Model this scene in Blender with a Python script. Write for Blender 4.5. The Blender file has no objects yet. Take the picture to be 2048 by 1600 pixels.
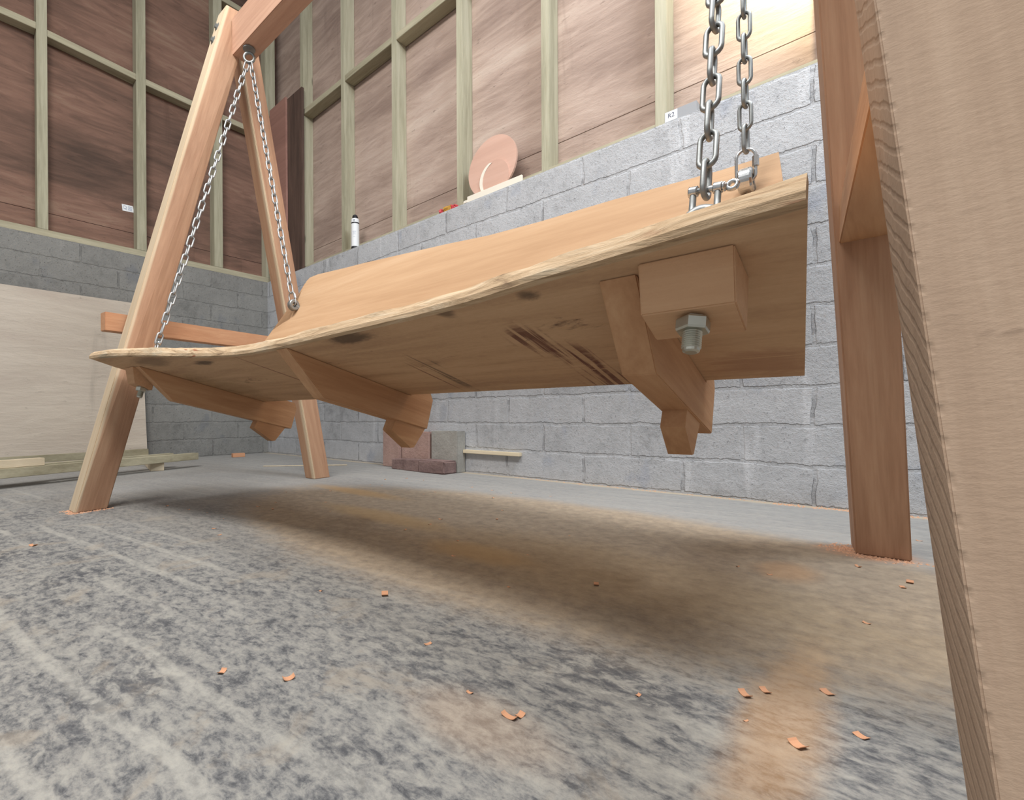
import bpy, bmesh, math, random
from mathutils import Vector, Matrix, noise
random.seed(7)
V = Vector
SC = bpy.context.scene
COL = SC.collection
PI = math.pi

# ------------------------------------------------------------------ camera
YAW, PITCH, ROLL, CAMH = 0.7435, -0.0017, -0.0051, 0.3301
FPX, CX, CY = 964.84, 903.42, 834.12
cam = bpy.data.objects.new('camera', bpy.data.cameras.new('camera'))
COL.objects.link(cam)
F = V((-math.sin(YAW) * math.cos(PITCH), math.cos(YAW) * math.cos(PITCH), math.sin(PITCH)))
r0 = V((math.cos(YAW), math.sin(YAW), 0)); u0 = r0.cross(F)
rr = r0 * math.cos(ROLL) + u0 * math.sin(ROLL); uu = u0 * math.cos(ROLL) - r0 * math.sin(ROLL)
cam.matrix_world = Matrix(((rr.x, uu.x, -F.x, 0), (rr.y, uu.y, -F.y, 0), (rr.z, uu.z, -F.z, CAMH), (0, 0, 0, 1)))
cam.data.sensor_fit = 'HORIZONTAL'; cam.data.sensor_width = 36.0
cam.data.lens = FPX * 36.0 / 2048.0
cam.data.shift_x = (1024 - CX) / 2048.0
cam.data.shift_y = (CY - 800) / 2048.0
cam.data.clip_start = 0.01; cam.data.clip_end = 100
SC.camera = cam

# ------------------------------------------------------------------ light
SC.view_settings.view_transform = 'Standard'
SC.view_settings.look = 'None'
SC.view_settings.gamma = 1.0
SC.view_settings.exposure = 0.0
SC.view_settings.use_curve_mapping = False
W = bpy.data.worlds.new('world'); SC.world = W; W.use_nodes = True
bg = W.node_tree.nodes['Background']
bg.inputs['Color'].default_value = (0.98, 0.99, 1.0, 1); bg.inputs['Strength'].default_value = 0.52


def area(name, loc, target, sx, sy, power, col):
    l = bpy.data.lights.new(name, 'AREA'); l.shape = 'RECTANGLE'; l.size = sx; l.size_y = sy
    l.energy = power; l.color = col
    o = bpy.data.objects.new(name, l); COL.objects.link(o); o.location = loc
    o.rotation_euler = (V(target) - V(loc)).to_track_quat('-Z', 'Y').to_euler()
    return o


area('doorway_daylight', (-0.8, -0.5, 3.8), (-1.0, 0.9, 0.0), 2.4, 0.7, 150, (1.0, 0.97, 0.93))
area('window_daylight', (1.0, 1.25, 3.7), (-0.7, 1.75, 0.8), 1.1, 0.8, 105, (0.86, 0.93, 1.0))
sp = bpy.data.lights.new('sun_patch_spot', 'SPOT'); sp.energy = 1900; sp.color = (1.0, 0.90, 0.58)  # added spot standing in for the sunlit patch high on the right wall
sp.spot_size = math.radians(52); sp.spot_blend = 1.0; sp.shadow_soft_size = 0.15
spo = bpy.data.objects.new('sun_patch_spot', sp); COL.objects.link(spo); spo.location = (0.35, 0.95, 3.0)
spo.rotation_euler = (V((0.06, 2.3, 2.5)) - spo.location).to_track_quat('-Z', 'Y').to_euler()


# ------------------------------------------------------------------ node helper
class NT:
    def __init__(s, name):
        s.m = bpy.data.materials.new(name); s.m.use_nodes = True
        s.t = s.m.node_tree; s.n = s.t.nodes; s.n.clear()
        s.out = s.n.new('ShaderNodeOutputMaterial'); s.b = s.n.new('ShaderNodeBsdfPrincipled')
        s.t.links.new(s.b.outputs[0], s.out.inputs[0])

    def lk(s, a, b): s.t.links.new(a, b)

    def set(s, sock, v):
        if isinstance(v, bpy.types.NodeSocket): s.lk(v, sock)
        elif isinstance(v, (tuple, list)) and len(v) == 3 and sock.type == 'RGBA': sock.default_value = (*v, 1)
        else: sock.default_value = v

    def coord(s, scale=(1, 1, 1), loc=(0, 0, 0), rot=(0, 0, 0), rand=0.0, kind='Object'):
        c = s.n.new('ShaderNodeTexCoord').outputs[kind]
        if rand:
            oi = s.n.new('ShaderNodeObjectInfo')
            mm = s.n.new('ShaderNodeVectorMath'); mm.operation = 'ADD'
            k = s.math('MULTIPLY', oi.outputs['Random'], rand)
            s.lk(c, mm.inputs[0]); s.lk(k, mm.inputs[1]); c = mm.outputs[0]
        mp = s.n.new('ShaderNodeMapping'); s.lk(c, mp.inputs[0])
        mp.inputs['Location'].default_value = loc; mp.inputs['Rotation'].default_value = rot
        mp.inputs['Scale'].default_value = scale
        return mp.outputs[0]

    def noise(s, vec, scale, detail=4, rough=0.55, dist=0.0, col=False):
        x = s.n.new('ShaderNodeTexNoise'); s.lk(vec, x.inputs['Vector'])
        x.inputs['Scale'].default_value = scale; x.inputs['Detail'].default_value = detail
        x.inputs['Roughness'].default_value = rough; x.inputs['Distortion'].default_value = dist
        return x.outputs['Color' if col else 0]

    def voro(s, vec, scale, feat='F1'):
        x = s.n.new('ShaderNodeTexVoronoi'); x.feature = feat; s.lk(vec, x.inputs['Vector'])
        x.inputs['Scale'].default_value = scale
        return x.outputs['Distance']

    def wave(s, vec, scale, dist=2, axis='X', detail=2, dscale=1.0):
        x = s.n.new('ShaderNodeTexWave'); x.bands_direction = axis; s.lk(vec, x.inputs['Vector'])
        x.inputs['Scale'].default_value = scale; x.inputs['Distortion'].default_value = dist
        x.inputs['Detail'].default_value = detail; x.inputs['Detail Scale'].default_value = dscale
        return x.outputs['Fac']

    def math(s, op, a, b=0.0, clamp=False):
        x = s.n.new('ShaderNodeMath'); x.operation = op; x.use_clamp = clamp
        s.set(x.inputs[0], a); s.set(x.inputs[1], b)
        return x.outputs[0]

    def ramp(s, fac, stops, interp='LINEAR'):
        x = s.n.new('ShaderNodeValToRGB'); s.lk(fac, x.inputs[0]); x.color_ramp.interpolation = interp
        e = x.color_ramp.elements
        while len(e) < len(stops): e.new(0.5)
        for el, (p, c) in zip(e, stops):
            el.position = p; el.color = (*c, 1) if len(c) == 3 else c
        return x.outputs[0]

    def smooth(s, v, lo, hi, a=0.0, b=1.0):
        x = s.n.new('ShaderNodeMapRange'); x.interpolation_type = 'SMOOTHSTEP'
        s.set(x.inputs[0], v); x.inputs[1].default_value = lo; x.inputs[2].default_value = hi
        x.inputs[3].default_value = a; x.inputs[4].default_value = b
        return x.outputs[0]

    def mix(s, fac, a, b, mode='MIX'):
        x = s.n.new('ShaderNodeMix'); x.data_type = 'RGBA'; x.blend_type = mode
        s.set(x.inputs[0], fac); s.set(x.inputs[6], a); s.set(x.inputs[7], b)
        return x.outputs[2]

    def blob(s, vec, c, r, edge=0.35):
        # soft spot with its own place on the object: centre c, radii r
        a = s.n.new('ShaderNodeVectorMath'); a.operation = 'SUBTRACT'; s.lk(vec, a.inputs[0]); a.inputs[1].default_value = c
        d = s.n.new('ShaderNodeVectorMath'); d.operation = 'DIVIDE'; s.lk(a.outputs[0], d.inputs[0]); d.inputs[1].default_value = r
        l = s.n.new('ShaderNodeVectorMath'); l.operation = 'LENGTH'; s.lk(d.outputs[0], l.inputs[0])
        return s.smooth(l.outputs['Value'], 1.0, edge, 0.0, 1.0) if False else s.math('SUBTRACT', 1.0, s.smooth(l.outputs['Value'], edge, 1.0))

    def bump(s, h, strength=0.3, dist=0.01):
        x = s.n.new('ShaderNodeBump'); x.inputs['Strength'].default_value = strength; x.inputs['Distance'].default_value = dist
        s.lk(h, x.inputs['Height'])
        prev = getattr(s, '_bn', None)
        if prev is not None: s.lk(prev, x.inputs['Normal'])
        s._bn = x.outputs[0]; s.lk(x.outputs[0], s.b.inputs['Normal'])

    def done(s, col, rough=0.7, metal=0.0, spec=0.3):
        s.set(s.b.inputs['Base Color'], col); s.set(s.b.inputs['Roughness'], rough); s.b.inputs['Metallic'].default_value = metal
        s.b.inputs['Specular IOR Level'].default_value = spec
        return s.m


def flat(name, col, rough=0.6, metal=0.0, spec=0.3):
    return NT(name).done(col, rough, metal, spec)


def wood(name, dark, mid, light, axis='Z', grain=26, bands=7, knots=True, saw=0.0, rough=0.72, bump=0.25, fuzz=0.0, sap=None, scratch=0.0):
    s = NT(name); k = 0.07
    sc = {'X': (k, 1, 1), 'Y': (1, k, 1), 'Z': (1, 1, k)}[axis]
    v = s.coord(sc, rand=9.0)
    v2 = s.coord((1, 1, 1), rand=9.0)
    g = s.noise(v, grain, 6, 0.62, 0.6)
    g2 = s.noise(v, grain * 5, 3, 0.6)
    broad = s.noise(v, bands, 2, 0.5, 0.3)
    f = s.math('ADD', s.math('MULTIPLY', g, 0.5), s.math('ADD', s.math('MULTIPLY', broad, 0.36), s.math('MULTIPLY', g2, 0.2)))
    c = s.ramp(f, [(0.36, dark), (0.53, mid), (0.68, light)])
    if knots:
        w = {'X': (0.3, 1, 1), 'Y': (1, 0.3, 1), 'Z': (1, 1, 0.3)}[axis]
        vk = s.coord(w, rand=9.0)
        kn = s.voro(vk, 5.5)
        kk = s.math('SUBTRACT', 1.0, s.smooth(kn, 0.03, 0.09))
        c = s.mix(s.math('MULTIPLY', kk, 0.75), c, tuple(x * 0.42 for x in dark))
    h = s.math('ADD', g, s.math('MULTIPLY', g2, 0.6))
    s.bump(h, bump, 0.004)
    if saw:
        wv = s.wave(s.coord((1, 1, 1), rot=(0.35, 0.15, 0)), 26, 3.0, axis if axis != 'X' else 'X', 2, 2.0)
        nz = s.noise(v2, 18, 3)
        s.bump(s.math('MULTIPLY', wv, nz), saw, 0.006)
        c = s.mix(s.math('MULTIPLY', s.smooth(wv, 0.0, 0.35, 1.0, 0.0), 0.14), c, tuple(x * 0.6 for x in dark))
    if fuzz:
        s.bump(s.noise(v2, 160, 3, 0.7), fuzz, 0.004)
    if scratch:
        # torn fibres of a rough sawn face, crossing the grain
        cr = {'X': (1, 0.4, 0.4), 'Y': (0.4, 1, 0.4), 'Z': (0.4, 0.4, 1)}[axis]
        sc_ = s.noise(s.coord(cr, rot=(0.12, 0.10, 0), rand=3.0), 150, 4, 0.7)
        pk = s.noise(s.coord((0.5, 0.5, 1), rand=3.0), 38, 4, 0.7)
        s.bump(s.math('ADD', sc_, s.math('MULTIPLY', pk, 0.7)), scratch, 0.004)
        c = s.mix(s.smooth(pk, 0.60, 0.72, 0.0, 0.35), c, tuple(x * 0.6 for x in dark))
        c = s.mix(s.smooth(sc_, 0.52, 0.75, 0.0, 0.16), c, tuple(x * 0.7 for x in dark))
        # slanting circular-saw tracks on the inner side face
        sx_ = s.n.new('ShaderNodeSeparateXYZ'); s.lk(s.coord(), sx_.inputs[0])
        wv = s.wave(s.coord((1, 1, 1), rot=(-0.75, 0, 0)), 20, 2.2, 'Z', 3, 1.2)
        wv = s.math('MULTIPLY', s.smooth(wv, 0.0, 0.4, 1.0, 0.0), s.smooth(sx_.outputs['X'], 0.0015, 0.004, 1.0, 0.0))
        s.bump(s.math('SUBTRACT', 1.0, wv), 0.25, 0.003)
        c = s.mix(s.math('MULTIPLY', wv, 0.16), c, tuple(x * 0.55 for x in dark))
    if sap:
        sp_ = s.n.new('ShaderNodeSeparateXYZ'); s.lk(s.coord(), sp_.inputs[0])
        m = s.smooth(s.math('ADD', sp_.outputs['Y'], s.math('MULTIPLY', s.math('SUBTRACT', g, 0.5), 0.006)), sap[0], sap[1], 0.0, 0.9)
        if len(sap) > 2: m = s.math('MULTIPLY', m, s.smooth(sp_.outputs['X'], 0.012, 0.034, 1.0, 0.0))
        c = s.mix(m, c, s.ramp(g, [(0.3, (0.58, 0.46, 0.31)), (0.7, (0.70, 0.58, 0.42))]))
    return s.done(c, rough)


M = {}
M['post'] = wood('red_post_wood', (0.32, 0.175, 0.105), (0.44, 0.262, 0.165), (0.53, 0.345, 0.225), 'Z', 26, 6, False, 0.0)
M['post_sap'] = wood('red_post_wood_with_sapwood_edge', (0.32, 0.175, 0.105), (0.44, 0.262, 0.165), (0.53, 0.345, 0.225), 'Z', 26, 6, False, sap=(-0.012, -0.004))
M['post_stripe'] = wood('red_post_wood_with_sapwood_stripe', (0.32, 0.165, 0.10), (0.43, 0.245, 0.15), (0.52, 0.325, 0.205), 'Z', 26, 6, False, sap=(-0.010, -0.004, 1))
M['post_sawn'] = wood('rough_sawn_post_wood', (0.315, 0.22, 0.155), (0.41, 0.295, 0.212), (0.49, 0.365, 0.27), 'Z', 16, 7, False, 0.0, 0.88, 0.25, 0.0, scratch=0.15)
M['beam'] = wood('pink_beam_wood', (0.44, 0.25, 0.17), (0.55, 0.33, 0.23), (0.62, 0.40, 0.29), 'X', 22, 5, False)
M['brace'] = wood('orange_brace_wood', (0.45, 0.21, 0.11), (0.56, 0.29, 0.16), (0.63, 0.36, 0.21), 'Y', 22, 5, False)
M['bearer'] = wood('orange_bearer_wood', (0.38, 0.195, 0.095), (0.51, 0.285, 0.15), (0.60, 0.365, 0.205), 'Y', 22, 5, False)
M['block'] = wood('block_wood', (0.45, 0.255, 0.135), (0.56, 0.33, 0.185), (0.64, 0.40, 0.235), 'X', 18, 4, False, 0, 0.8, 0.35, 0.2)
M['backrest'] = wood('tan_backrest_wood', (0.44, 0.265, 0.145), (0.54, 0.345, 0.20), (0.60, 0.405, 0.25), 'X', 14, 3, False)
M['stud'] = wood('treated_green_pine', (0.25, 0.235, 0.16), (0.385, 0.365, 0.265), (0.48, 0.455, 0.345), 'Z', 24, 6, True)
M['stud_y'] = wood('treated_green_pine_y', (0.25, 0.225, 0.15), (0.37, 0.34, 0.24), (0.47, 0.43, 0.31), 'Y', 24, 6, True)
M['stud_x'] = wood('treated_green_pine_x', (0.25, 0.225, 0.15), (0.37, 0.34, 0.24), (0.47, 0.43, 0.31), 'X', 24, 6, True)
M['pale_x'] = wood('pale_pine', (0.60, 0.50, 0.34), (0.70, 0.60, 0.43), (0.77, 0.68, 0.52), 'X', 20, 5, True)
M['pale_y'] = wood('pale_pine_y', (0.52, 0.44, 0.31), (0.62, 0.53, 0.39), (0.70, 0.61, 0.47), 'Y', 20, 5, True)
M['dark_plank'] = wood('dark_plank_wood', (0.055, 0.035, 0.028), (0.10, 0.062, 0.048), (0.15, 0.095, 0.07), 'Z', 26, 8, False)
M['red_board'] = wood('reddish_board', (0.24, 0.125, 0.10), (0.32, 0.17, 0.135), (0.38, 0.21, 0.17), 'X', 8, 3, False)
M['disc'] = wood('pink_plywood_disc', (0.50, 0.31, 0.24), (0.58, 0.37, 0.29), (0.63, 0.42, 0.34), 'X', 7, 3, False)


def ply(name, tones, axis):
    s = NT(name)
    st = {'X': (0.16, 1, 1), 'Y': (1, 0.16, 1)}[axis]
    v = s.coord(st); vv = s.coord((1, 1, 1))
    a = s.noise(v, 3.2, 6, 0.62, 0.8); b = s.noise(v, 17, 6, 0.6, 1.2); c3 = s.noise(vv, 1.1, 3, 0.5)
    f = s.math('ADD', s.math('MULTIPLY', a, 0.5), s.math('ADD', s.math('MULTIPLY', b, 0.3), s.math('MULTIPLY', c3, 0.26)))
    c = s.ramp(f, [(0.38, tones[0]), (0.50, tones[1]), (0.58, tones[2]), (0.68, tones[3])])
    # fine grey fleck and vertical drip stains
    d = s.noise(s.coord((1.0, 1.0, 0.12)), 6.0, 5, 0.65, 0.4)
    c = s.mix(s.smooth(d, 0.60, 0.78, 0.0, 0.35), c, tuple(x * 0.45 for x in tones[0]))
    k = s.noise(s.coord({'X': (0.3, 1, 1), 'Y': (1, 0.3, 1)}[axis]), 42, 4, 0.7)
    c = s.mix(s.smooth(k, 0.62, 0.74, 0.0, 0.5), c, tuple(x * 0.5 for x in tones[0]))
    # darker band just over the blockwork
    s.bump(s.math('ADD', b, s.math('MULTIPLY', k, 0.8)), 0.5, 0.008)
    return s.done(c, 0.8, 0, 0.2)


M['ply_left_shaded'] = ply('shaded_red_brown_plywood', [(0.085, 0.055, 0.043), (0.155, 0.093, 0.070), (0.225, 0.130, 0.097), (0.30, 0.205, 0.150)], 'Y')  # same plywood as the right wall; its shade is in these darker tones
M['ply_right_lit'] = ply('lit_pinkish_plywood', [(0.25, 0.18, 0.15), (0.36, 0.27, 0.225), (0.45, 0.345, 0.29), (0.53, 0.43, 0.365)], 'X')  # same plywood; the stronger light on this wall is put into paler tones


def blocks(name, ax, off, tone):
    s = NT(name)
    tc = s.n.new('ShaderNodeTexCoord').outputs['Object']
    sep = s.n.new('ShaderNodeSeparateXYZ'); s.lk(tc, sep.inputs[0])
    wob = s.noise(tc, 5.0, 3, 0.6, 0, True)
    sw = s.n.new('ShaderNodeSeparateXYZ'); s.lk(wob, sw.inputs[0])
    comb = s.n.new('ShaderNodeCombineXYZ')
    h = s.math('SUBTRACT', sep.outputs['X' if ax == 'X' else 'Y'], off)
    fine = s.noise(tc, 40, 4, 0.65)
    h = s.math('ADD', h, s.math('MULTIPLY', s.math('SUBTRACT', sw.outputs[0], 0.5), 0.045))
    z = s.math('ADD', sep.outputs['Z'], s.math('MULTIPLY', s.math('SUBTRACT', sw.outputs[1], 0.5), 0.026))
    z = s.math('ADD', z, s.math('MULTIPLY', s.math('SUBTRACT', fine, 0.5), 0.018))
    s.lk(h, comb.inputs[0]); s.lk(z, comb.inputs[1])
    br = s.n.new('ShaderNodeTexBrick'); s.lk(comb.outputs[0], br.inputs['Vector'])
    br.offset = 0.5; br.offset_frequency = 2
    br.inputs['Scale'].default_value = 1.0; br.inputs['Brick Width'].default_value = 0.45
    br.inputs['Row Height'].default_value = 0.144; br.inputs['Mortar Size'].default_value = 0.009
    br.inputs['Mortar Smooth'].default_value = 0.55; br.inputs['Bias'].default_value = 0.0
    br.inputs['Color1'].default_value = (0, 0, 0, 1); br.inputs['Color2'].default_value = (1, 1, 1, 1)
    br.inputs['Mortar'].default_value = (0.5, 0.5, 0.5, 1)
    frac = s.math('FRACT', s.math('DIVIDE', z, 0.144))
    near = s.math('MULTIPLY', s.math('MINIMUM', frac, s.math('SUBTRACT', 1.0, frac)), 0.144)
    bed = s.smooth(near, 0.009, 0.016, 1.0, 0.6)          # perpends are smeared flush, bed joints are raked
    mort = s.math('MULTIPLY', br.outputs['Fac'], bed)
    per = br.outputs['Color']
    ps = s.n.new('ShaderNodeSeparateColor'); s.lk(per, ps.inputs[0])
    big = s.noise(tc, 3.0, 4, 0.6); mid = s.noise(tc, 22, 6, 0.68); pit = s.noise(tc, 95, 4, 0.75)
    f = s.math('ADD', s.math('MULTIPLY', big, 0.36), s.math('ADD', s.math('MULTIPLY', mid, 0.36), s.math('ADD', s.math('MULTIPLY', ps.outputs[0], 0.10), s.math('MULTIPLY', pit, 0.18))))
    c = s.ramp(f, [(0.30, tuple(x * 0.50 for x in tone)), (0.46, tuple(x * 0.86 for x in tone)), (0.60, tone), (0.74, tuple(min(1, x * 1.28) for x in tone))])
    # vertical pale lime runs and blue-grey mortar smears next to the perpends
    drip = s.noise(s.coord((9, 9, 1.2)), 1.0, 4, 0.6)
    c = s.mix(s.smooth(drip, 0.60, 0.75, 0.0, 0.45), c, tuple(min(1, x * 1.45) for x in tone))
    sm = s.noise(s.coord((4.2, 4.2, 3.0), loc=(3, 1, 7)), 1.0, 3, 0.6)
    c = s.mix(s.smooth(sm, 0.57, 0.68, 0.0, 0.55), c, (tone[0] * 0.60, tone[1] * 0.64, tone[2] * 0.74))
    mc = s.ramp(mid, [(0.3, tuple(x * 0.66 for x in tone)), (0.7, tuple(x * 1.02 for x in tone))])
    c = s.mix(s.math('MULTIPLY', mort, 0.8), c, mc)
    crack = s.smooth(s.math('ABSOLUTE', s.math('SUBTRACT', mort, 0.45)), 0.0, 0.26, 1.0, 0.0)
    gap = s.smooth(s.noise(tc, 9, 4, 0.6), 0.47, 0.56)
    c = s.mix(s.math('MULTIPLY', s.math('MULTIPLY', crack, gap), 0.8), c, (0.07, 0.07, 0.075))
    hgt = s.math('SUBTRACT', s.math('ADD', s.math('MULTIPLY', mid, 0.5), s.math('MULTIPLY', pit, 0.7)), s.math('MULTIPLY', mort, 0.55))
    pits = s.smooth(pit, 0.60, 0.70)
    c = s.mix(s.math('MULTIPLY', pits, 0.5), c, tuple(x * 0.35 for x in tone))
    hgt = s.math('SUBTRACT', hgt, s.math('MULTIPLY', pits, 0.6))
    s.bump(hgt, 0.7, 0.011)
    return s.done(c, 0.93, 0, 0.15)


M['blocks_left_shaded'] = blocks('shaded_grey_blockwork_left', 'Y', 0.5295, (0.275, 0.272, 0.258))  # same blocks as the right wall, shade of this wall worked into the tone
M['blocks_right_lit'] = blocks('lit_grey_blockwork_right', 'X', -1.5624 + 0.225, (0.52, 0.53, 0.55))  # same blocks, toned paler and bluer for the light on this wall


def floor_mat():
    s = NT('worn_concrete_floor')
    v = s.coord(); vs = s.coord((0.55, 1.0, 1.0), rot=(0, 0, -0.13))
    a = s.noise(vs, 58, 8, 0.70, 0.4); b = s.noise(vs, 7, 6, 0.66, 0.4); fine = s.noise(v, 190, 4, 0.75)
    big = s.noise(v, 1.3, 3, 0.5)
    vor = s.noise(vs, 130, 5, 0.7, 0.3)
    f = s.math('ADD', s.math('MULTIPLY', a, 0.48), s.math('ADD', s.math('MULTIPLY', b, 0.16), s.math('ADD', s.math('MULTIPLY', fine, 0.12), s.math('MULTIPLY', vor, 0.24))))
    c = s.ramp(f, [(0.42, (0.09, 0.09, 0.094)), (0.465, (0.16, 0.158, 0.156)), (0.51, (0.24, 0.232, 0.217)), (0.58, (0.315, 0.302, 0.272))])
    grime = s.smooth(s.noise(s.coord((0.6, 1, 1), loc=(2, 5, 0), rot=(0, 0, -0.13)), 4.5, 4, 0.6), 0.50, 0.66)
    c = s.mix(s.math('MULTIPLY', grime, s.smooth(a, 0.60, 0.42, 0.0, 0.75)), c, (0.075, 0.075, 0.082))
    film = s.noise(v, 9, 5, 0.65, 0.5)
    c = s.mix(s.smooth(film, 0.54, 0.68, 0.0, 0.5), c, (0.32, 0.275, 0.22))
    # tamping ridges left in the slab, dusty on their crests
    rid = s.wave(s.coord((1, 1, 1), rot=(0, 0, -0.13)), 3.6, 1.3, 'Y', 2, 1.4)
    rm = s.math('MULTIPLY', s.smooth(rid, 0.84, 0.98), s.smooth(s.noise(vs, 3.5, 3), 0.42, 0.6))
    c = s.mix(s.math('MULTIPLY', rm, 0.4), c, (0.44, 0.42, 0.37))
    # grey film of dust, thicker towards the far corner
    sep = s.n.new('ShaderNodeSeparateXYZ'); s.lk(v, sep.inputs[0])
    dusty = s.smooth(s.math('ADD', s.math('MULTIPLY', sep.outputs['X'], -0.33), s.math('ADD', sep.outputs['Y'], s.math('MULTIPLY', big, 0.6))), 0.95, 1.9, 0.0, 0.72)
    c = s.mix(dusty, c, (0.335, 0.328, 0.315))
    # brown sawdust swept under the bench
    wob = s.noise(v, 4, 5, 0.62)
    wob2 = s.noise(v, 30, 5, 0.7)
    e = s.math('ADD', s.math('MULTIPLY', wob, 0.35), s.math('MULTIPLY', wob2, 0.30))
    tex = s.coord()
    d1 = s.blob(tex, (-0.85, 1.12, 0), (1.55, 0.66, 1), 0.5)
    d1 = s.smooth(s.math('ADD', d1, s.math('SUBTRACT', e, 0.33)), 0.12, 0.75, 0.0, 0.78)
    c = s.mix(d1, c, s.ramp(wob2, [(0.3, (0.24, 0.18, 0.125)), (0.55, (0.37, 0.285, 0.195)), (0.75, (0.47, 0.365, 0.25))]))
    for cc, rad, amt, colr in (((-0.09, 0.62, 0), (0.075, 0.40, 1), 0.5, (0.47, 0.27, 0.12)), ((-0.17, 1.22, 0), (0.10, 0.14, 1), 0.45, (0.48, 0.27, 0.13)),
                               ((-1.25, 1.02, 0), (0.55, 0.12, 1), 0.55, (0.45, 0.30, 0.14)), ((-1.75, 1.28, 0), (0.55, 0.10, 1), 0.6, (0.46, 0.29, 0.13)),
                               ((-0.75, 0.90, 0), (0.28, 0.12, 1), 0.55, (0.46, 0.29, 0.13)), ((-0.05, 1.50, 0), (0.16, 0.12, 1), 0.7, (0.55, 0.30, 0.18)),
                               ((-0.33, 0.40, 0), (0.17, 0.09, 1), 0.4, (0.45, 0.33, 0.23)), ((-0.5, 0.98, 0), (0.9, 0.34, 1), 0.3, (0.40, 0.28, 0.14))):
        m = s.blob(tex, cc, rad, 0.1)
        m = s.smooth(s.math('ADD', m, s.math('MULTIPLY', s.math('SUBTRACT', e, 0.33), 1.8)), 0.12, 1.0, 0.0, amt)
        c = s.mix(m, c, colr)
    lip = s.smooth(s.math('ADD', sep.outputs['Y'], s.math('MULTIPLY', wob, 0.05)), 2.115, 2.15, 0.0, 0.6)
    c = s.mix(lip, c, (0.52, 0.42, 0.29))
    s.bump(s.math('ADD', s.math('MULTIPLY', a, 0.6), s.math('MULTIPLY', fine, 0.5)), 0.5, 0.006)
    s.bump(rid, 0.15, 0.01)
    return s.done(c, 0.92, 0, 0.15)


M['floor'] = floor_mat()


def seat_mat():
    # object space of the bench: x along the seat from its right end, y from back to front, z up
    s = NT('stained_seat_underside_wood')
    v = s.coord((0.10, 1, 1)); tex = s.coord()
    a = s.noise(v, 22, 6, 0.62, 0.8); b = s.noise(v, 5, 4, 0.6, 0.5); fz = s.noise(s.coord((0.5, 1, 1)), 120, 4, 0.7)
    f = s.math('ADD', s.math('MULTIPLY', a, 0.42), s.math('ADD', s.math('MULTIPLY', b, 0.42), s.math('MULTIPLY', fz, 0.16)))
    c = s.ramp(f, [(0.34, (0.40, 0.245, 0.145)), (0.50, (0.57, 0.37, 0.22)), (0.66, (0.67, 0.46, 0.285))])
    wob = s.noise(s.coord((0.45, 1, 1)), 11, 6, 0.7, 0.6)
    def stain(cc, rad, amt, col, st=None):
        nonlocal c
        m = s.blob(tex, cc, rad, 0.0)
        m = s.smooth(s.math('ADD', m, s.math('MULTIPLY', s.math('SUBTRACT', wob, 0.5), 2.4)), 0.25, 0.95, 0.0, amt)
        if st is not None: m = s.math('MULTIPLY', m, st)
        c = s.mix(m, c, col)
    dk = (0.105, 0.072, 0.05); rd = (0.155, 0.058, 0.04)
    # saw tracks running across the board
    lines = s.noise(s.coord((1, 0.02, 1), rot=(0, 0, 0.05)), 75, 2, 0.6)
    lines = s.smooth(lines, 0.50, 0.62)
    lines2 = s.smooth(s.noise(s.coord((1, 0.035, 1), rot=(0, 0, 0.13)), 60, 3, 0.6), 0.47, 0.56)
    stain((0.315, 0.12, 0), (0.09, 0.20, 9), 1.0, rd, lines2)
    stain((0.355, 0.25, 0), (0.06, 0.16, 9), 0.9, rd, lines2)
    stain((0.30, 0.06, 0), (0.13, 0.12, 9), 0.8, rd, lines2)
    stain((0.66, 0.16, 0), (0.06, 0.24, 9), 0.8, dk, lines)
    stain((0.70, 0.375, 0), (0.13, 0.045, 9), 0.85, dk)
    stain((0.43, 0.40, 0), (0.035, 0.035, 9), 0.7, dk)
    stain((0.275, 0.405, 0), (0.035, 0.03, 9), 0.8, dk)
    stain((1.40, 0.385, 0), (0.12, 0.03, 9), 0.85, dk)
    stain((1.64, 0.45, 0), (0.26, 0.07, 9), 0.5, dk)
    for x_, y_, r_, w_ in ((1.20, 0.20, 0.30, 0.006), (1.005, 0.16, 0.26, 0.004), (0.705, 0.12, 0.14, 0.004)):
        m = s.blob(tex, (x_, y_, 0), (w_, r_, 9), 0.3)
        c = s.mix(s.math('MULTIPLY', m, 0.75), c, rd)
    stain((1.70, 0.20, 0), (0.35, 0.25, 9), 0.35, (0.22, 0.15, 0.07))
    stain((0.05, 0.06, 0), (0.15, 0.14, 9), 0.5, (0.30, 0.13, 0.07))
    s.bump(s.math('ADD', a, s.math('MULTIPLY', fz, 0.5)), 0.3, 0.004)
    return s.done(c, 0.78, 0, 0.25)


M['seat'] = seat_mat()


def live_mat():
    s = NT('pale_live_edge_sapwood')
    v = s.coord((0.12, 1, 1)); v2 = s.coord()
    a = s.noise(v, 60, 6, 0.68, 1.0); b = s.noise(v2, 5, 3, 0.5)
    c = s.ramp(a, [(0.30, (0.28, 0.19, 0.12)), (0.42, (0.50, 0.355, 0.22)), (0.55, (0.62, 0.46, 0.30)), (0.7, (0.70, 0.57, 0.41))])
    k = s.noise(s.coord((0.10, 1, 1), loc=(4, 2, 1)), 38, 3, 0.6)
    c = s.mix(s.math('MULTIPLY', s.smooth(k, 0.61, 0.68), s.smooth(b, 0.40, 0.52)), c, (0.34, 0.13, 0.07))
    g = s.noise(s.coord((0.2, 1, 1), loc=(1, 5, 3)), 16, 4, 0.6)
    c = s.mix(s.smooth(g, 0.54, 0.68, 0.0, 0.55), c, (0.40, 0.36, 0.27))
    s.bump(a, 0.6, 0.006)
    return s.done(c, 0.85, 0, 0.2)


M['live'] = live_mat()


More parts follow.
